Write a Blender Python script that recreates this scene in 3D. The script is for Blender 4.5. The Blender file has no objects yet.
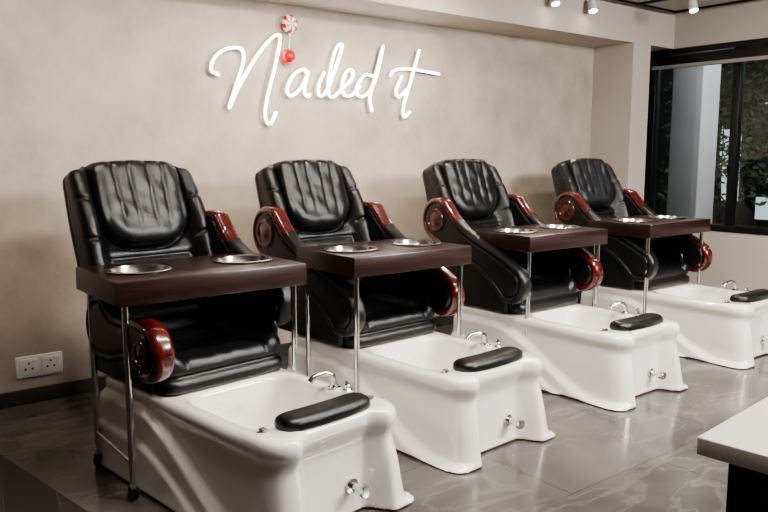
import bpy, bmesh, math, random
import numpy as np
from mathutils import Vector, Matrix
random.seed(4); np.random.seed(4)
scene=bpy.context.scene
C=scene.collection
R=math.radians
try: scene.view_settings.look='AgX - Medium High Contrast'
except Exception: pass

# ------------------------------------------------------------ materials
def mat(name,col,rough=.5,metal=0,noise=0,nscale=5,bump=0,bscale=60,coat=0,emit=None,es=0,spec=None,col2=None,trans=0,ior=None):
    m=bpy.data.materials.new(name); m.use_nodes=True
    nt=m.node_tree; b=nt.nodes['Principled BSDF']
    b.inputs['Base Color'].default_value=(*col,1)
    b.inputs['Roughness'].default_value=rough
    b.inputs['Metallic'].default_value=metal
    b.inputs['Coat Weight'].default_value=coat
    b.inputs['Coat Roughness'].default_value=.05
    if spec is not None: b.inputs['Specular IOR Level'].default_value=spec
    if trans: b.inputs['Transmission Weight'].default_value=trans
    if ior: b.inputs['IOR'].default_value=ior
    if emit: 
        b.inputs['Emission Color'].default_value=(*emit,1); b.inputs['Emission Strength'].default_value=es
    tc=nt.nodes.new('ShaderNodeTexCoord')
    if noise or col2:
        n=nt.nodes.new('ShaderNodeTexNoise'); n.inputs['Scale'].default_value=nscale; n.inputs['Detail'].default_value=9; n.inputs['Roughness'].default_value=.6
        nt.links.new(tc.outputs['Object'],n.inputs['Vector'])
        r=nt.nodes.new('ShaderNodeValToRGB')
        c2=col2 or tuple(c*(1-noise) for c in col)
        r.color_ramp.elements[0].position=.33; r.color_ramp.elements[1].position=.67
        r.color_ramp.elements[0].color=(*c2,1); r.color_ramp.elements[1].color=(*col,1)
        nt.links.new(n.outputs['Fac'],r.inputs['Fac']); nt.links.new(r.outputs['Color'],b.inputs['Base Color'])
    if bump:
        n2=nt.nodes.new('ShaderNodeTexNoise'); n2.inputs['Scale'].default_value=bscale; n2.inputs['Detail'].default_value=4
        nt.links.new(tc.outputs['Object'],n2.inputs['Vector'])
        bp=nt.nodes.new('ShaderNodeBump'); bp.inputs['Strength'].default_value=bump; bp.inputs['Distance'].default_value=.01
        nt.links.new(n2.outputs['Fac'],bp.inputs['Height']); nt.links.new(bp.outputs['Normal'],b.inputs['Normal'])
    return m

M_wall=mat('plaster_greige',(.52,.45,.375),.72,noise=.26,nscale=3.4,bump=.35,bscale=11)
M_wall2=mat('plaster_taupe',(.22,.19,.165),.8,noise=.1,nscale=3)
M_beam=mat('plaster_light',(.57,.51,.445),.8,noise=.06,nscale=2)
M_ceil=mat('ceiling_paint',(.58,.54,.49),.8)
M_base=mat('baseboard_stone',(.05,.046,.045),.3,noise=.3,nscale=6)
M_leather=mat('black_leather',(.007,.007,.008),.28,bump=.22,bscale=220,noise=.2,nscale=20,spec=.55)
M_tub=mat('white_acrylic',(.85,.825,.79),.10,coat=1)
M_chrome=mat('chrome',(.75,.75,.75),.10,metal=1)
M_steel=mat('steel_bowl',(.68,.66,.63),.22,metal=1,bump=.05,bscale=30)
M_rub=mat('black_rubber',(.015,.015,.015),.55)
M_brown=mat('brown_base',(.09,.045,.03),.5)
M_white=mat('white_plastic',(.8,.79,.77),.35)
M_slot=mat('socket_slots',(.03,.03,.03),.5)
M_blackmetal=mat('black_aluminium',(.012,.012,.013),.35,metal=.3)
M_counter=mat('quartz_white',(.68,.64,.59),.3,noise=.08,nscale=90)
M_neon=mat('neon_white',(.9,.9,.9),.4,emit=(1,.97,.93),es=10)
M_lamp=mat('lamp_face',(1,1,1),.4,emit=(1,.93,.82),es=40)
M_red=mat('red_gloss',(.55,.01,.015),.25,coat=.5,emit=(.6,.01,.02),es=.2)

def wood(name,c1,c2,rough,coat,scale,stretch):
    m=bpy.data.materials.new(name); m.use_nodes=True; nt=m.node_tree; b=nt.nodes['Principled BSDF']
    tc=nt.nodes.new('ShaderNodeTexCoord'); mp=nt.nodes.new('ShaderNodeMapping'); mp.inputs['Scale'].default_value=stretch
    n=nt.nodes.new('ShaderNodeTexNoise'); n.inputs['Scale'].default_value=scale; n.inputs['Detail'].default_value=8; n.inputs['Distortion'].default_value=.6
    r=nt.nodes.new('ShaderNodeValToRGB'); r.color_ramp.elements[0].position=.35; r.color_ramp.elements[1].position=.65
    r.color_ramp.elements[0].color=(*c1,1); r.color_ramp.elements[1].color=(*c2,1)
    nt.links.new(tc.outputs['Object'],mp.inputs['Vector']); nt.links.new(mp.outputs['Vector'],n.inputs['Vector'])
    nt.links.new(n.outputs['Fac'],r.inputs['Fac']); nt.links.new(r.outputs['Color'],b.inputs['Base Color'])
    b.inputs['Roughness'].default_value=rough; b.inputs['Coat Weight'].default_value=coat; b.inputs['Coat Roughness'].default_value=.05
    return m
M_mahog=wood('mahogany_gloss',(.04,.003,.002),(.12,.010,.005),.25,.9,4,(8,1.5,3))
M_tray=wood('dark_walnut',(.014,.0052,.004),(.031,.011,.0085),.34,.2,5,(1,14,14))

def floor_mat():
    m=bpy.data.materials.new('marble_tile'); m.use_nodes=True; nt=m.node_tree; b=nt.nodes['Principled BSDF']; L=nt.links.new
    tc=nt.nodes.new('ShaderNodeTexCoord')
    br=nt.nodes.new('ShaderNodeTexBrick'); br.inputs['Scale'].default_value=1; br.inputs['Brick Width'].default_value=1.2; br.inputs['Row Height'].default_value=.6
    br.inputs['Mortar Size'].default_value=.0018; br.inputs['Mortar Smooth'].default_value=.1; br.offset=.5
    br.inputs['Color1'].default_value=(.082,.075,.070,1); br.inputs['Color2'].default_value=(.094,.086,.080,1); br.inputs['Mortar'].default_value=(.04,.036,.034,1)
    L(tc.outputs['Object'],br.inputs['Vector'])
    def vein(scale,dist,wid,rot):
        mp=nt.nodes.new('ShaderNodeMapping'); mp.inputs['Rotation'].default_value=(0,0,rot); mp.inputs['Scale'].default_value=(1,2.4,1); L(tc.outputs['Object'],mp.inputs['Vector'])
        n=nt.nodes.new('ShaderNodeTexNoise'); n.inputs['Scale'].default_value=scale; n.inputs['Detail'].default_value=12; n.inputs['Roughness'].default_value=.5; n.inputs['Distortion'].default_value=dist
        L(mp.outputs['Vector'],n.inputs['Vector'])
        r=nt.nodes.new('ShaderNodeValToRGB'); e=r.color_ramp.elements
        e[0].position=.5-wid; e[0].color=(0,0,0,1); e[1].position=.5+wid; e[1].color=(0,0,0,1)
        k=r.color_ramp.elements.new(.5); k.color=(1,1,1,1)
        L(n.outputs['Fac'],r.inputs['Fac']); return r
    v1=vein(.8,.15,.018,.7); v2=vein(1.3,.2,.010,-.4)
    ad=nt.nodes.new('ShaderNodeMath'); ad.operation='MAXIMUM'; L(v1.outputs['Color'],ad.inputs[0]); L(v2.outputs['Color'],ad.inputs[1])
    ml=nt.nodes.new('ShaderNodeMath'); ml.operation='MULTIPLY'; ml.inputs[1].default_value=.2; L(ad.outputs[0],ml.inputs[0])
    mx=nt.nodes.new('ShaderNodeMixRGB'); mx.blend_type='MIX'; mx.inputs['Color2'].default_value=(.28,.25,.22,1)
    L(ml.outputs[0],mx.inputs['Fac']); L(br.outputs['Color'],mx.inputs['Color1'])
    n3=nt.nodes.new('ShaderNodeTexNoise'); n3.inputs['Scale'].default_value=1.6; n3.inputs['Detail'].default_value=10; n3.inputs['Distortion'].default_value=.8
    L(tc.outputs['Object'],n3.inputs['Vector'])
    mr=nt.nodes.new('ShaderNodeMapRange'); mr.inputs['From Min'].default_value=.3; mr.inputs['From Max'].default_value=.7; mr.inputs['To Min'].default_value=.6; mr.inputs['To Max'].default_value=1.4
    L(n3.outputs['Fac'],mr.inputs['Value'])
    m2=nt.nodes.new('ShaderNodeMixRGB'); m2.blend_type='MULTIPLY'; m2.inputs['Fac'].default_value=1
    L(mx.outputs['Color'],m2.inputs['Color1']); L(mr.outputs['Result'],m2.inputs['Color2'])
    L(m2.outputs['Color'],b.inputs['Base Color'])
    b.inputs['Roughness'].default_value=.15
    return m
M_floor=floor_mat()
def dark_floor():
    m=bpy.data.materials.new('dark_tile'); m.use_nodes=True; nt=m.node_tree; b=nt.nodes['Principled BSDF']; L=nt.links.new
    tc=nt.nodes.new('ShaderNodeTexCoord')
    mp=nt.nodes.new('ShaderNodeMapping'); mp.inputs['Rotation'].default_value=(0,0,R(-80)); L(tc.outputs['Object'],mp.inputs['Vector'])
    br=nt.nodes.new('ShaderNodeTexBrick'); br.inputs['Scale'].default_value=1; br.inputs['Brick Width'].default_value=.9; br.inputs['Row Height'].default_value=.2
    br.inputs['Mortar Size'].default_value=.002
    br.inputs['Color1'].default_value=(.018,.016,.016,1); br.inputs['Color2'].default_value=(.026,.023,.022,1); br.inputs['Mortar'].default_value=(.06,.055,.05,1)
    L(mp.outputs['Vector'],br.inputs['Vector']); L(br.outputs['Color'],b.inputs['Base Color']); b.inputs['Roughness'].default_value=.25
    return m
M_dfloor=dark_floor()

# ------------------------------------------------------------ helpers
def empty(name,loc=(0,0,0),rz=0):
    o=bpy.data.objects.new(name,None); C.objects.link(o); o.location=loc; o.rotation_euler=(0,0,rz); o.empty_display_size=.2
    return o
def addobj(name,me,m=None,loc=(0,0,0),rot=(0,0,0),parent=None):
    o=bpy.data.objects.new(name,me); C.objects.link(o); o.location=loc; o.rotation_euler=rot
    if m is not None and len(me.materials)==0: me.materials.append(m)
    if parent: o.parent=parent
    return o
def smooth(me,ang=None):
    for p in me.polygons: p.use_smooth=True
    if ang:
        bm=bmesh.new(); bm.from_mesh(me)
        for e in bm.edges:
            if len(e.link_faces)==2 and e.calc_face_angle(0)>R(ang): e.smooth=False
        bm.to_mesh(me); bm.free()
    return me
def boxme(name,sx,sy,sz,bev=0,seg=3,center=(0,0,0)):
    bm=bmesh.new(); bmesh.ops.create_cube(bm,size=1)
    bmesh.ops.scale(bm,vec=(sx,sy,sz),verts=bm.verts)
    if bev: bmesh.ops.bevel(bm,geom=bm.edges[:],offset=bev,segments=seg,affect='EDGES',profile=.5)
    bmesh.ops.translate(bm,vec=center,verts=bm.verts)
    me=bpy.data.meshes.new(name); bm.to_mesh(me); bm.free()
    if bev: smooth(me,40)
    return me
def box(name,lo,hi,m,bev=0,parent=None,seg=3):
    s=[hi[i]-lo[i] for i in range(3)]; c=[(hi[i]+lo[i])/2 for i in range(3)]
    return addobj(name,boxme(name,*s,bev=bev,seg=seg),m,loc=c,parent=parent)
def lathe(name,prof,n=40):
    vs=[];fs=[]
    for r,z in prof:
        for i in range(n):
            a=2*math.pi*i/n; vs.append((r*math.cos(a),r*math.sin(a),z))
    for j in range(len(prof)-1):
        for i in range(n):
            a=j*n+i; b=j*n+(i+1)%n
            fs.append((a,b,b+n,a+n))
    if prof[0][0]>1e-5: fs.append(tuple(reversed(range(n))))
    if prof[-1][0]>1e-5: fs.append(tuple(range((len(prof)-1)*n,len(prof)*n)))
    me=bpy.data.meshes.new(name); me.from_pydata(vs,[],fs)
    bm=bmesh.new(); bm.from_mesh(me); bmesh.ops.remove_doubles(bm,verts=bm.verts,dist=1e-6); bmesh.ops.recalc_face_normals(bm,faces=bm.faces); bm.to_mesh(me); bm.free()
    return smooth(me,35)
def tube(name,pts,r,m,parent=None,cyclic=False,radii=None,res=6):
    cu=bpy.data.curves.new(name,'CURVE'); cu.dimensions='3D'; cu.bevel_depth=r; cu.bevel_resolution=res; cu.use_fill_caps=True; cu.resolution_u=8
    lists=pts if isinstance(pts[0][0],(list,tuple)) else [pts]
    for P in lists:
        s=cu.splines.new('POLY')
        s.points.add(len(P)-1)
        for i,p in enumerate(P): s.points[i].co=(*p,1); s.points[i].radius=radii[i] if radii else 1
        s.use_cyclic_u=cyclic; s.use_smooth=True
    o=bpy.data.objects.new(name,cu)
    C.objects.link(o); dg=bpy.context.evaluated_depsgraph_get(); me=bpy.data.meshes.new_from_object(o.evaluated_get(dg)); 
    C.objects.unlink(o); bpy.data.objects.remove(o)
    me.name=name; me.materials.clear(); smooth(me,60)
    return addobj(name,me,m,parent=parent)
def catmull(P,n=8):
    P=[np.array(p,float) for p in P]; Q=[2*P[0]-P[1]]+P+[2*P[-1]-P[-2]]; out=[]
    for i in range(1,len(Q)-2):
        a,b,c,d=Q[i-1:i+3]
        for k in range(n):
            t=k/n
            out.append(tuple(.5*((2*b)+(-a+c)*t+(2*a-5*b+4*c-d)*t*t+(-a+3*b-3*c+d)*t**3)))
    out.append(tuple(Q[-2])); return out

# ---- smooth solid modelling on a grid (surface nets)
def sst(a,b,x):
    t=np.clip((x-a)/(b-a),0,1); return t*t*(3-2*t)
def smin(a,b,k):
    h=np.clip(.5+.5*(b-a)/k,0,1); return b*(1-h)+a*h-k*h*(1-h)
def smax(a,b,k): return -smin(-a,-b,k)
def g(x,w): return np.exp(-(x/w)**2)
def rbox2(x,y,hx,hy,r):
    qx=np.abs(x)-hx+r; qy=np.abs(y)-hy+r
    return np.minimum(np.maximum(qx,qy),0)+np.hypot(np.maximum(qx,0),np.maximum(qy,0))-r
def sdf_mesh(name,f,lo,hi,h):
    ax=[np.arange(lo[i],hi[i]+h,h) for i in range(3)]
    X,Y,Z=np.meshgrid(*ax,indexing='ij'); F=f(X,Y,Z)+1e-7
    ins=F<0; n=F.shape
    def sub(A,o): return A[o[0]:n[0]-1+o[0],o[1]:n[1]-1+o[1],o[2]:n[2]-1+o[2]]
    cs=[(i,j,k) for i in(0,1) for j in(0,1) for k in(0,1)]
    cnt=sum(sub(ins,c).astype(np.int8) for c in cs)
    act=(cnt>0)&(cnt<8); idx=-np.ones(act.shape,int); N=act.sum(); idx[act]=np.arange(N)
    I=np.argwhere(act).astype(float); pos=np.zeros((N,3)); w=np.zeros(N)
    for a in cs:
        for d in range(3):
            if a[d]==1: continue
            b=list(a); b[d]=1
            Fa=sub(F,a)[act]; Fb=sub(F,b)[act]; m=(Fa<0)!=(Fb<0)
            t=np.where(m,Fa/np.where(m,Fa-Fb,1),0)
            p=np.array(a,float)[None,:].repeat(N,0); p[:,d]+=t
            pos+=p*m[:,None]; w+=m
    V=(I+pos/w[:,None])*h+np.array(lo)
    faces=[]
    for d in range(3):
        u=(d+1)%3; v=(d+2)%3
        s0=[slice(None)]*3; s1=[slice(None)]*3
        s0[d]=slice(0,n[d]-1); s1[d]=slice(1,n[d])
        for q in (s0,s1):
            q[u]=slice(1,n[u]-1); q[v]=slice(1,n[v]-1)
        A=ins[tuple(s0)]; B=ins[tuple(s1)]
        e=np.argwhere(A!=B); 
        if len(e)==0: continue
        sg=A[A!=B]
        e[:,u]+=1; e[:,v]+=1
        def cell(du,dv):
            c=e.copy(); c[:,u]+=du; c[:,v]+=dv; return idx[c[:,0],c[:,1],c[:,2]]
        q=np.stack([cell(-1,-1),cell(0,-1),cell(0,0),cell(-1,0)],1)
        q[~sg]=q[~sg][:,::-1]; faces.append(q)
    Q=np.concatenate(faces)
    me=bpy.data.meshes.new(name); me.from_pydata(V.tolist(),[],Q.tolist()); me.validate()
    for p in me.polygons: p.use_smooth=True
    return me

# ------------------------------------------------------------ room
WY=4.49; WX=6.7; CZ=2.72
box('floor',(-3,-3.2,-.1),(WX,WY,0),M_floor)
me=bpy.data.meshes.new('floor_inlay'); me.from_pydata([(-3,-3.2,.001),(1.9,-3.2,.001),(.545,4.47,.001),(-3,4.47,.001)],[],[(0,1,2,3)])
addobj('floor_inlay',me,M_dfloor)
box('wall_back',(-3,WY,0),(WX+.2,WY+.2,3),M_wall)
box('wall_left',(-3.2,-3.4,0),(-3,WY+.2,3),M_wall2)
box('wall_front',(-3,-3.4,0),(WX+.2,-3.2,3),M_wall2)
box('ceiling',(-3,-3.2,CZ),(WX,WY,CZ+.15),M_ceil)
box('trim_soffit_beam',(-3,4.06,2.40),(WX,WY,CZ),M_beam)
box('trim_corner_column',(6.05,4.06,0),(6.32,WY,2.40),M_beam)
box('baseboard_back',(-3,WY-.015,0),(6.05,WY,.085),M_base,bev=.003)
# window wall (right)
wy0,wy1,wz0,wz1=.6,4.33,.70,2.40
rw=empty('wall_right')
box('pier_a',(WX,wy1,0),(WX+.2,WY,CZ),M_beam,parent=rw)
box('pier_b',(WX,-3.2,0),(WX+.2,wy0,CZ),M_beam,parent=rw)
box('sill_wall',(WX,wy0,0),(WX+.2,wy1,wz0),M_beam,parent=rw)
box('lintel',(WX,wy0,wz1),(WX+.2,wy1,CZ),M_beam,parent=rw)
box('baseboard_right',(WX-.015,-3.2,0),(WX,4.06,.085),M_base,bev=.003)
win=empty('window_1')
fx0,fx1=WX-.01,WX+.09
box('frame_top',(fx0,wy0,wz1-.05),(fx1,wy1,wz1),M_blackmetal,bev=.004,parent=win)
box('frame_bottom',(fx0,wy0,wz0),(fx1,wy1,wz0+.06),M_blackmetal,bev=.004,parent=win)
box('frame_side_a',(fx0,wy1-.10,wz0),(fx1,wy1,wz1),M_blackmetal,bev=.004,parent=win)
box('frame_side_b',(fx0,wy0,wz0),(fx1,wy0+.07,wz1),M_blackmetal,bev=.004,parent=win)
for i,yy in enumerate((3.43,2.5,1.5)):
    box('mullion_%d'%i,(fx0+.01,yy-.035,wz0),(fx1-.01,yy+.035,wz1),M_blackmetal,bev=.004,parent=win)
M_glass=bpy.data.materials.new('window_glass'); M_glass.use_nodes=True
nt=M_glass.node_tree; nt.nodes.clear(); o=nt.nodes.new('ShaderNodeOutputMaterial'); mx=nt.nodes.new('ShaderNodeMixShader'); t=nt.nodes.new('ShaderNodeBsdfTransparent'); gl=nt.nodes.new('ShaderNodeBsdfGlossy'); gl.inputs['Roughness'].default_value=.01
fr=nt.nodes.new('ShaderNodeFresnel'); fr.inputs['IOR'].default_value=1.5; t.inputs['Color'].default_value=(.75,.77,.77,1)
nt.links.new(fr.outputs[0],mx.inputs[0]); nt.links.new(t.outputs[0],mx.inputs[1]); nt.links.new(gl.outputs[0],mx.inputs[2]); nt.links.new(mx.outputs[0],o.inputs[0])
box('glass',(WX+.03,wy0,wz0),(WX+.038,wy1,wz1),M_glass,parent=win)
bl=empty('roller_blind')
box('cassette',(WX-.07,wy0+.05,wz1-.16),(WX-.012,wy1-.09,wz1-.07),M_blackmetal,bev=.01,parent=bl)
box('fabric_roll',(WX-.075,wy0+.05,wz1-.19),(WX-.03,wy1-.09,wz1-.155),mat('blind_fabric',(.35,.34,.33),.8),bev=.008,parent=bl)

# outside
M_pave=mat('paving',(.12,.12,.11),.7,noise=.4,nscale=3)
M_ext=mat('render_grey',(.36,.345,.33),.8,noise=.15,nscale=3)
M_leaf=mat('foliage',(.075,.115,.05),.6,noise=.7,nscale=4)
M_dark=mat('dark_facade',(.03,.03,.03),.5,noise=.4,nscale=2)
M_bark=mat('bark',(.03,.022,.018),.8,noise=.4,nscale=12)
box('street_pavement',(WX+.2,-4,-.15),(18,14,-.05),M_pave)
box('exterior_pillar',(8.5,4.75,-.05),(8.9,5.14,3.4),M_ext,bev=.01)
fac=empty('street_facade')
box('facade',(15.5,0,-.05),(15.8,14,6),M_dark,parent=fac)
M_backglow=mat('backdrop_glow',(.5,.5,.5),.5,emit=(.85,.92,1),es=1.1)  # added glow for the bright patches behind the trees
for i,(a,b_,z0,z1) in enumerate([(7.75,8.1,.45,2.0),(8.16,8.6,.45,2.0),(6.5,7.35,.1,.55)]):
    box('glow_panel_%d'%i,(15.44,a,z0),(15.5,b_,z1),M_backglow,parent=fac)
def tree(loc,h,n=900,r0=.85,lo=.4):
    e=empty('street_tree',loc)
    tube('trunk',[(0,0,0),(0,0,.1),(.03,.02,h*.3),(-.04,.05,h*.6),(.02,0,h)],.07,M_bark,parent=e,radii=[1.2,1.2,1,.8,.5])
    vs=[];fs=[]
    for i in range(n):
        a=random.random()*6.283; rr=random.random()**.5*r0; zz=h*lo+random.random()*h*(1.15-lo)
        p=Vector((rr*math.cos(a),rr*math.sin(a),zz)); s=.04+.05*random.random()
        d1=Vector((random.gauss(0,1),random.gauss(0,1),random.gauss(0,1))).normalized(); d2=d1.orthogonal().normalized()
        k=len(vs); vs+= [p-d1*s,p+d2*s*.45,p+d1*s,p-d2*s*.45]; fs.append((k,k+1,k+2,k+3))
    me=bpy.data.meshes.new('leaves'); me.from_pydata([tuple(v) for v in vs],[],fs); addobj('leaves',me,M_leaf,parent=e)
tree((11.2,6.0,-.05),2.3,750,.8,.3); tree((12.5,5.6,-.05),2.6,900,1.0,.35); tree((13.8,7.3,-.05),2.6,700,1.0,.3)
bn=empty('street_bench',(9.6,4.1,-.05))
box('bench_seat',(-.25,-.8,.42),(.25,.8,.47),M_ext,bev=.01,parent=bn)
for yy in(-.6,.6): box('bench_leg',(-.2,yy-.05,0),(.2,yy+.05,.42),M_ext,bev=.01,parent=bn)

# ceiling track + spotlights
tr=empty('ceiling_track')
box('rail_shade_x',(.5,3.97,CZ-.02),(6.58,4.0,CZ),M_blackmetal,parent=tr)  # track rail that also draws the dark shadow gap beside the beam
box('shade_strip_y',(6.55,.5,CZ-.02),(6.58,4.0,CZ),M_blackmetal,parent=tr)  # black strip drawn as the shadow line along the window wall
box('rail_shade_x2',(.5,2.2,CZ-.02),(6.58,2.23,CZ),M_blackmetal,parent=tr)
box('shade_strip_y2',(5.95,2.2,CZ-.02),(5.98,4.0,CZ),M_blackmetal,parent=tr)
stem_me=lathe('spot_stem',[(0,.10),(.012,.10),(.012,.02),(0,.02)],20)
spot_me=lathe('spot_body',[(0,.045),(.030,.045),(.036,.03),(.036,-.045),(.031,-.045)],28)
face_me=lathe('spot_face',[(0,-.052),(.022,-.050),(.031,-.046),(.031,-.044),(0,-.044)],24)
def spot(x,y,tx,ty,tz,pw,size=95):
    e=empty('ceiling_spotlight',(x,y,CZ-.10))
    d=Vector((tx-x,ty-y,tz-(CZ-.10))); rt=d.to_track_quat('-Z','Y').to_euler()
    addobj('spot_stem',stem_me,M_white,parent=e)
    addobj('spot_body',spot_me,M_white,rot=rt,parent=e); addobj('spot_face',face_me,M_lamp,rot=rt,parent=e)
    l=bpy.data.lights.new('spot_beam','SPOT'); l.energy=pw; l.spot_size=R(size); l.spot_blend=1; l.color=(1,.88,.75); l.shadow_soft_size=.04
    lo=bpy.data.objects.new('spot_beam',l); C.objects.link(lo); lo.parent=e; lo.location=d.normalized()*.075; lo.rotation_euler=rt
for x,y in [(4.85,3.985),(5.33,3.985),(5.965,3.46)]: spot(x,y,x-.5,y-1.0,0,75)
for x,p in((.9,80),(2.2,110),(3.4,115)): spot(x,3.0,x+.15,4.49,1.4,p)
for x in(1.8,3.1,4.4,5.5): spot(x,1.9,x,2.6,0,58,75)

def area(name,loc,tgt,sx,sy,pw,col):
    l=bpy.data.lights.new(name,'AREA'); l.shape='RECTANGLE'; l.size=sx; l.size_y=sy; l.energy=pw; l.color=col
    o=bpy.data.objects.new(name,l); C.objects.link(o); o.location=loc
    o.rotation_euler=(Vector(tgt)-Vector(loc)).to_track_quat('-Z','Y').to_euler()
area('fill_light',(2.6,1.6,2.65),(2.6,1.61,0),3.2,.3,135,(1,.94,.86))  # added overhead fill, no panel fixture is modelled
area('fill_light',(4.6,-.6,2.65),(3.8,2.5,.4),1.6,.9,345,(1,.985,.965))  # added front-right fill standing in for daylight from a shopfront
area('street_daylight',(8.2,2.4,3.2),(10.5,5,.8),2,1,330,(.9,.95,1))

# ------------------------------------------------------------ chair meshes
def f_tub(x,y,z):
    ax=np.abs(x)
    flare=.035*np.exp(-z/.08)
    rim=.022*sst(.31,.37,z)
    zc=.02+.31*sst(-.60,.22,y)
    step=.045*sst(-.02,.02,zc-z)
    zc2=-.06+.26*sst(-.62,.25,y)
    step2=.018*sst(-.013,.013,zc2-z)
    bulge=.012*np.sin(np.clip(z/.4,0,1)*math.pi)
    ds=ax-(.307+rim+flare+step+step2+bulge)
    lobe=sst(.145,.235,ax)
    yf=-(.643+.052*lobe+.062*lobe*np.exp(-z/.18)+.010*np.exp(-z/.04)+.03*sst(.29,.37,z)+.018*np.sin(np.clip(z/.36,0,1)*math.pi)*lobe)
    d=smax(ds,yf-y,.10+.05*sst(0.05,.35,z))
    d=smax(d,y-.60,.06)
    zt=.402+.012*sst(-.4,-.65,y)
    d=smax(d,z-zt,.035)
    d=np.maximum(d,.006-z)
    bx=ax-.252+(.4-z)*.16; by=np.abs(y+.26)-.285+(.4-z)*.22
    bd=smax(smax(bx,by,.12),.13-z,.08)
    return smax(d,-bd,.03)
tub_me=sdf_mesh('foot_tub',f_tub,(-.46,-.90,-.02),(.46,.66,.46),.009)
def f_strip(x,y,z):
    return np.maximum(f_tub(x,y,np.zeros_like(z)+.02)-.004,np.abs(z-.008)-.008)
strip_me=sdf_mesh('base_strip',f_strip,(-.46,-.90,-.01),(.46,.66,.03),.009)  # thin brown strip around the foot of the tub

def f_back(x,y,s):
    n=-y; ax=np.abs(x)
    w=.29+.045*sst(.10,.40,s)-.012*sst(.6,.93,s)
    top=.895+.025*(1-sst(.23,.27,ax))-.03*ax
    d=smax(ax-w,s-top,.05); d=smax(d,-s,.06)
    h=.045+.085*sst(.19,.29,ax)*sst(.02,.3,s)*(1-.5*sst(.6,.9,s))
    db=rbox2(x,s-.74,.236,.27,.17)
    bib=np.clip(-db/.08,0,1)
    h=h+.07*np.sqrt(bib*(2-bib))-.026*g(db,.010)
    pl=0
    for c in(.05,.13): pl=pl+g(ax-c*(.70+.34*s),.012)
    h=h-.007*pl*sst(.52,.66,s)
    h=h+.003*np.sin(34*x+6*np.sin(9*s))*np.sin(13*s+3*x)*bib
    h=h-.012*g(ax-.215,.010)*sst(.46,.38,s)
    roll=np.abs(np.sin((s-.02)*math.pi/.135))
    h=h+.022*np.sqrt(roll)*sst(.235,.19,ax)*sst(.50,.44,s)*sst(0,.05,s)
    for sc in(.30,.52,.72): h=h-.012*g(s-sc-.25*(ax-.3),.010)*sst(.235,.26,ax)
    h=h+.0022*np.sin(19*x+5*np.sin(6*s))*np.sin(24*s+4*np.sin(8*x))
    d=smax(d,n-h,.055); d=smax(d,-n-.07,.05)
    d=d+.006*g(n+.01,.006)
    return d
back_me=sdf_mesh('backrest',f_back,(-.40,-.23,-.05),(.40,.12,.99),.0068)
def f_seat(x,y,z):
    ax=np.abs(x)
    lay=.014*g(z-.475,.009)
    d=smax(ax-.31+lay,(.04+lay+.0*z)-y-.012*sst(.475,.44,z),.07); d=smax(d,y-.60,.05)
    zt=.548+.028*sst(.20,.26,ax)-.012*g(ax-.205,.010)+.010*np.sin(np.clip((y-.05)/.5,0,1)*9.4)**2*sst(.2,.1,ax)
    zt=zt-.012*g(y-.215,.009)*sst(.21,.18,ax)-.012*g(y-.38,.009)*sst(.21,.18,ax)
    zt=zt+.0022*np.sin(30*x+5*np.sin(13*y))*np.sin(26*y+4*np.sin(11*x))
    d=smax(d,z-zt,.055); d=smax(d,.405-z,.02)
    return d
seat_me=sdf_mesh('seat_cushion',f_seat,(-.36,-.01,.385),(.36,.66,.62),.0075)
P0=np.array([.045,.61]); P1=np.array([.70,.965]); P0s=np.array([.20,.70]); P1low=np.array([.42,.655])
def mk_arm(tag,Pa,Pb,front_wood,back_wood):
    D=Pb-Pa
    def at(y,z): return np.clip(((y-Pa[0])*D[0]+(z-Pa[1])*D[1])/(D@D),0,1)
    def da(y,z):
        t=at(y,z); cz=Pa[1]+D[1]*t+.02*np.sin(t*6.283); cy=Pa[0]+D[0]*t
        return np.hypot(y-cy,z-cz)-(.125+.028*t-.04*np.sin(t*math.pi))
    def fa(x,y,z):
        d2=da(y,z); ax=np.abs(x)
        return smax(smax(d2,ax-.047,.035),-np.maximum(d2+.036,.037-ax),.006)
    def fi(x,y,z): return smax(da(y,z)+.040,np.abs(x)-.048,.025)
    a=sdf_mesh('arm_'+tag,fa,(-.06,-.13,.42),(.06,.90,1.15),.007)
    b=sdf_mesh('arm_pad_'+tag,fi,(-.06,-.13,.42),(.06,.90,1.15),.008)
    a.materials.append(M_mahog); a.materials.append(M_leather); b.materials.append(M_leather)
    for p in a.polygons:
        yy,zz=p.center.y,p.center.z
        rf=math.hypot(yy-Pa[0],zz-Pa[1]); rb=math.hypot(yy-Pb[0],zz-Pb[1])
        red=(front_wood and rf<.165) or (back_wood and rb<.185)
        if not red: p.material_index=1
    return a,b
ARM={'full':mk_arm('full',P0,P1,True,True),'back':mk_arm('back',P0,P1,False,True),'short':mk_arm('short',P0s,P1,False,True),'low':mk_arm('low',P0,P1low,True,False)}
ring_me=lathe('arm_ring',[(0,-.002),(.06,-.002),(.074,0),(.080,.006),(.076,.012),(.064,.012),(.060,.006),(.038,.006),(.024,.012),(0,.013)],36)
pad_me=sdf_mesh('foot_pad',lambda x,y,z: smax(smax(smax(np.abs(x)-.215,np.abs(y-.3*x*x)-.064,.06),z-.052+.25*y*y,.035),-z,.01),(-.25,-.10,-.02),(.25,.12,.08),.0065)
knob_me=lathe('rim_knob',[(0,0),(.022,0),(.024,.004),(.016,.008),(.015,.016),(.008,.02),(0,.021)],24)
valve_me=lathe('drain_valve',[(0,0),(.03,0),(.03,.006),(.014,.008),(.014,.05),(.024,.052),(.026,.075),(.022,.085),(0,.086)],28)
drain_me=lathe('basin_drain',[(0,0),(.028,0),(.028,.003),(.02,.005),(0,.004)],28)
sidep_me=sdf_mesh('side_panel',lambda x,y,z: smax(smax(smax(np.abs(x)-.02,np.abs(y-.42)-.30,.03),z-.63-.45*(y-.1),.05),.405-z,.01),(-.04,.08,.385),(.04,.76,.98),.0085)
spine_me=boxme('back_frame',.46,.09,.42,.02,3)
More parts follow.
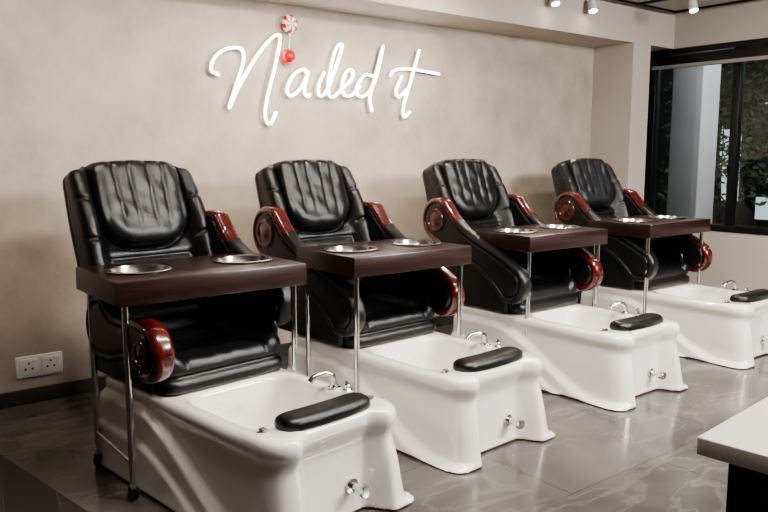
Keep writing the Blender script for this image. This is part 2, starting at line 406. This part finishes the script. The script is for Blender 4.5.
for me,m in((tub_me,M_tub),(strip_me,M_brown),(back_me,M_leather),(seat_me,M_leather),(ring_me,M_mahog),(pad_me,M_leather),(knob_me,M_chrome),(valve_me,M_chrome),(drain_me,M_chrome),(sidep_me,M_leather),(spine_me,M_rub)):
    me.materials.append(m)
TILT=R(21)
def chair(x,y,rot,la,ra):
    e=empty('pedicure_chair',(x,y,0),R(rot))
    A=lambda n,me,loc=(0,0,0),r=(0,0,0): addobj(n,me,None,loc,r,e)
    A('foot_tub',tub_me); A('base_strip',strip_me)
    A('backrest',back_me,(0,.60,.49),(-TILT,0,0))
    A('seat_cushion',seat_me)
    A('back_frame',spine_me,(0,.63,.50),(-TILT,0,0))
    for s,nm,kind in((-1,'left',la),(1,'right',ra)):
        A('arm_'+nm,ARM[kind][0],(s*.365,0,0)); A('arm_pad_'+nm,ARM[kind][1],(s*.365,0,0))
        A('side_panel_'+nm,sidep_me,(s*.318,0,0))
        if kind!='low': A('arm_ring_'+nm,ring_me,(s*.412,P1[0],P1[1]),(0,s*math.pi/2,0))
        if kind in('full','low'): A('arm_ring_front_'+nm,ring_me,(s*.412,P0[0],P0[1]),(0,s*math.pi/2,0)).scale=(.7,.7,.7)
    A('foot_pad',pad_me,(0,-.605,.408))
    A('rim_knob',knob_me,(-.262,-.56,.405)); A('rim_knob_b',knob_me,(.262,-.575,.405))
    A('drain_valve',valve_me,(.09,-.648,.12),(R(90),0,0))
    A('basin_drain',drain_me,(-.20,-.33,.27),(0,R(75),0))
    tube('faucet_spout',catmull([(.285,-.33,.40),(.285,-.33,.43),(.277,-.325,.455),(.242,-.315,.468),(.197,-.30,.458),(.177,-.295,.44)],6),.0125,M_chrome,parent=e)
    A('faucet_base',knob_me,(.285,-.33,.402)).scale=(1.15,1.15,.8)
    A('faucet_knob',knob_me,(.289,-.41,.402)).scale=(.9,.9,1.7)
    tube('faucet_lever',[(.289,-.41,.435),(.265,-.43,.45)],.006,M_chrome,parent=e)
    return e
chair(1.455,2.90,7,'low','short')
chair(2.52,3.03,3.5,'back','full')
chair(3.82,3.06,.5,'back','full')
chair(5.18,3.04,-1,'back','full')

# ------------------------------------------------------------ tray tables
TD,TT,TZ=.53,.10,.912
def tray_top_mesh(TL):
    me=boxme('tray_top',TL,TD,TT,.006,2)
    o=addobj('tmp',me); cm=lathe('cut',[(.118,-.035),(.118,.2)],48)
    cuts=[addobj('cut',cm,loc=(sx*TL*.285,0,.0)) for sx in(-1,1)]
    for c in cuts:
        md=o.modifiers.new('b','BOOLEAN'); md.object=c; md.operation='DIFFERENCE'; md.solver='EXACT'
    dg=bpy.context.evaluated_depsgraph_get(); r=bpy.data.meshes.new_from_object(o.evaluated_get(dg))
    for q in cuts+[o]: bpy.data.objects.remove(q)
    r.name='tray_top'; r.materials.clear(); r.materials.append(M_tray); return smooth(r,35)
bowl_me=lathe('bowl',[(0,-.072),(.06,-.072),(.095,-.060),(.112,-.03),(.118,.002),(.136,.003),(.139,.007),(.134,.010),(.116,.009),(.108,-.028),(.09,-.054),(.055,-.065),(0,-.066)],48); bowl_me.materials.append(M_steel)
wheel_me=lathe('castor_wheel',[(0,-.012),(.02,-.012),(.026,-.008),(.026,.008),(.02,.012),(0,.012)],24); wheel_me.materials.append(M_rub)
def table(x,y,TL):  # x = left end, y = front edge
    e=empty('tray_table',(x+TL/2,y+TD/2,0))
    addobj('tray_top',tray_top_mesh(TL),None,(0,0,TZ-TT/2),parent=e)
    for s in(-1,1): addobj('bowl',bowl_me,None,(s*TL*.285,0,TZ-.001),parent=e)
    zt=TZ-TT
    lx=TL/2-.045; ly=TD/2-.045
    for k,yy in enumerate((-ly,ly)):
        tube('leg_left_%d'%k,[(-lx,yy,.055),(-lx,yy,zt)],.0135,M_chrome,parent=e)
        addobj('castor_wheel',wheel_me,None,(-lx,yy,.026),(R(90),0,R(25)),parent=e)
        box('castor_fork',(-lx-.016,yy-.02,.03),(-lx+.016,yy+.02,.058),M_rub,bev=.004,parent=e)
    tube('cross_bar_low',[(-lx,-ly,.16),(-lx,ly,.16)],.009,M_chrome,parent=e)
    tube('leg_right_0',[(lx,-ly,.408),(lx,-ly,zt)],.0135,M_chrome,parent=e)
    tube('leg_right_1',[(lx,ly,.575),(lx,ly,zt)],.0135,M_chrome,parent=e)
    return e
for t_ in [(.95,2.875,.865),(2.085,2.88,.79),(3.47,2.985,.78),(4.74,2.98,.82)]: table(*t_)

# ------------------------------------------------------------ neon sign (wall X, Z in metres)
W=[
 [(2.174,1.9),(2.121,1.927),(2.144,2.002),(2.228,2.064),(2.333,2.073),(2.345,1.992),(2.283,1.825),(2.237,1.698),(2.312,1.839),(2.455,2.051),(2.569,2.169),(2.622,2.168),(2.58,1.99),(2.515,1.773),(2.497,1.649),(2.533,1.604),(2.581,1.684)],
 [(2.831,1.945),(2.80,1.978),(2.72,1.935),(2.668,1.845),(2.69,1.795),(2.75,1.825),(2.81,1.90),(2.838,1.965),(2.806,1.86),(2.818,1.80),(2.853,1.812)],
 [(2.968,1.970),(2.920,1.872),(2.930,1.806),(2.992,1.85),(3.072,2.019),(3.122,2.16),(3.071,2.141),(3.015,1.973),(3.000,1.836),(3.040,1.804),(3.122,1.870),(3.204,1.937),(3.213,1.993),(3.163,1.990),(3.12,1.897),(3.138,1.823),(3.205,1.826),(3.275,1.89)],
 [(3.394,1.97),(3.32,1.972),(3.248,1.884),(3.265,1.822),(3.338,1.839),(3.421,1.957),(3.487,2.191),(3.421,1.986),(3.366,1.812),(3.384,1.714)],
 [(3.668,1.987),(3.61,1.881),(3.639,1.832),(3.72,1.895)],
 [(3.837,2.191),(3.757,1.963),(3.687,1.776),(3.687,1.687),(3.747,1.727)],
 [(3.553,1.98),(3.60,2.026),(3.747,2.044),(3.93,2.034),(4.043,2.026)],
]
ns=empty('neon_sign')
tube('neon_tubes',[[ (a,WY-.05,b) for a,b in catmull(s,8)] for s in W],.0088,M_neon,parent=ns)
tube('sign_backing',[[ (a,WY-.036,b) for a,b in catmull(s,6)] for s in W],.010,M_white,parent=ns)
for s in W:
    for p in (s[0],s[len(s)//2],s[-1]): tube('standoff',[(p[0],WY-.03,p[1]),(p[0],WY,p[1])],.005,M_white,parent=ns)

# lollipop ornament
def swirl():
    m=bpy.data.materials.new('peppermint_swirl'); m.use_nodes=True; nt=m.node_tree; b=nt.nodes['Principled BSDF']; L=nt.links.new
    tc=nt.nodes.new('ShaderNodeTexCoord'); sp=nt.nodes.new('ShaderNodeSeparateXYZ'); L(tc.outputs['Object'],sp.inputs[0])
    at=nt.nodes.new('ShaderNodeMath'); at.operation='ARCTAN2'; L(sp.outputs['Z'],at.inputs[0]); L(sp.outputs['X'],at.inputs[1])
    ln=nt.nodes.new('ShaderNodeVectorMath'); ln.operation='LENGTH'; L(tc.outputs['Object'],ln.inputs[0])
    m1=nt.nodes.new('ShaderNodeMath'); m1.operation='MULTIPLY'; m1.inputs[1].default_value=45; L(ln.outputs['Value'],m1.inputs[0])
    m2=nt.nodes.new('ShaderNodeMath'); m2.operation='MULTIPLY_ADD'; m2.inputs[1].default_value=6; L(at.outputs[0],m2.inputs[0]); L(m1.outputs[0],m2.inputs[2])
    s=nt.nodes.new('ShaderNodeMath'); s.operation='SINE'; L(m2.outputs[0],s.inputs[0])
    r=nt.nodes.new('ShaderNodeValToRGB'); r.color_ramp.interpolation='CONSTANT'; r.color_ramp.elements[0].color=(.5,.01,.02,1); r.color_ramp.elements[1].color=(.8,.72,.66,1); r.color_ramp.elements[1].position=.5
    mr=nt.nodes.new('ShaderNodeMapRange'); mr.inputs['From Min'].default_value=-1; L(s.outputs[0],mr.inputs['Value']); L(mr.outputs[0],r.inputs['Fac'])
    L(r.outputs[0],b.inputs['Base Color']); b.inputs['Roughness'].default_value=.25
    return m
lp=empty('lollipop_ornament',(2.695,WY-.05,2.265))
disc=lathe('candy_disc',[(0,-.018),(.045,-.018),(.058,-.008),(.061,0),(.058,.008),(.045,.018),(0,.018)],40)
bm=bmesh.new(); bm.from_mesh(disc); bmesh.ops.rotate(bm,matrix=Matrix.Rotation(R(90),3,'X'),verts=bm.verts); bm.to_mesh(disc); bm.free()
addobj('candy_disc',disc,swirl(),parent=lp)
tube('stick',[(0,0,-.06),(-.01,0,-.20)],.005,M_white,parent=lp)
ball=lathe('red_ball',[(.05*math.sin(i*math.pi/16),-.05*math.cos(i*math.pi/16)) for i in range(17)],32)
addobj('red_ball',ball,M_red,(-.015,.0,-.215),parent=lp)
tube('mount',[(0,.0,0),(0,.05,0)],.006,M_white,parent=lp)

# wall outlet
oe=empty('wall_outlet',(1.027,WY,.213))
addobj('plate',boxme('plate',.25,.012,.125,.005),M_white,(0,-.006,0),parent=oe)
for s in(-1,1):
    addobj('socket_face',boxme('socket_face',.10,.006,.095,.004),M_white,(s*.058,-.014,0),parent=oe)
    for dx,dz in((-.018,-.012),(.018,-.012),(0,.02)):
        addobj('slot',boxme('slot',.009,.003,.012,.001),M_slot,(s*.058+dx,-.0175,dz),parent=oe)
    addobj('switch',boxme('switch',.022,.006,.016,.002),M_white,(s*.058+.03,-.018,.032),parent=oe)

scene.world=bpy.data.worlds.new('world'); scene.world.use_nodes=True
scene.world.node_tree.nodes['Background'].inputs[0].default_value=(.38,.42,.46,1); scene.world.node_tree.nodes['Background'].inputs[1].default_value=.55

# counter
ct=empty('reception_counter',(1.485,.80,0),R(5))
box('countertop',(0,-1.6,.76),(1.2,0,.80),M_counter,bev=.004,parent=ct)
box('cabinet',(.05,-1.55,0),(1.15,-.05,.76),M_blackmetal,bev=.003,parent=ct)

cam=bpy.data.cameras.new('camera'); co=bpy.data.objects.new('camera',cam); C.objects.link(co)
cam.lens=35.16; cam.sensor_width=36; co.location=(0,0,1.4); co.rotation_euler=(R(90-7.67),0,R(-38.2)); cam.clip_start=.05
scene.camera=co
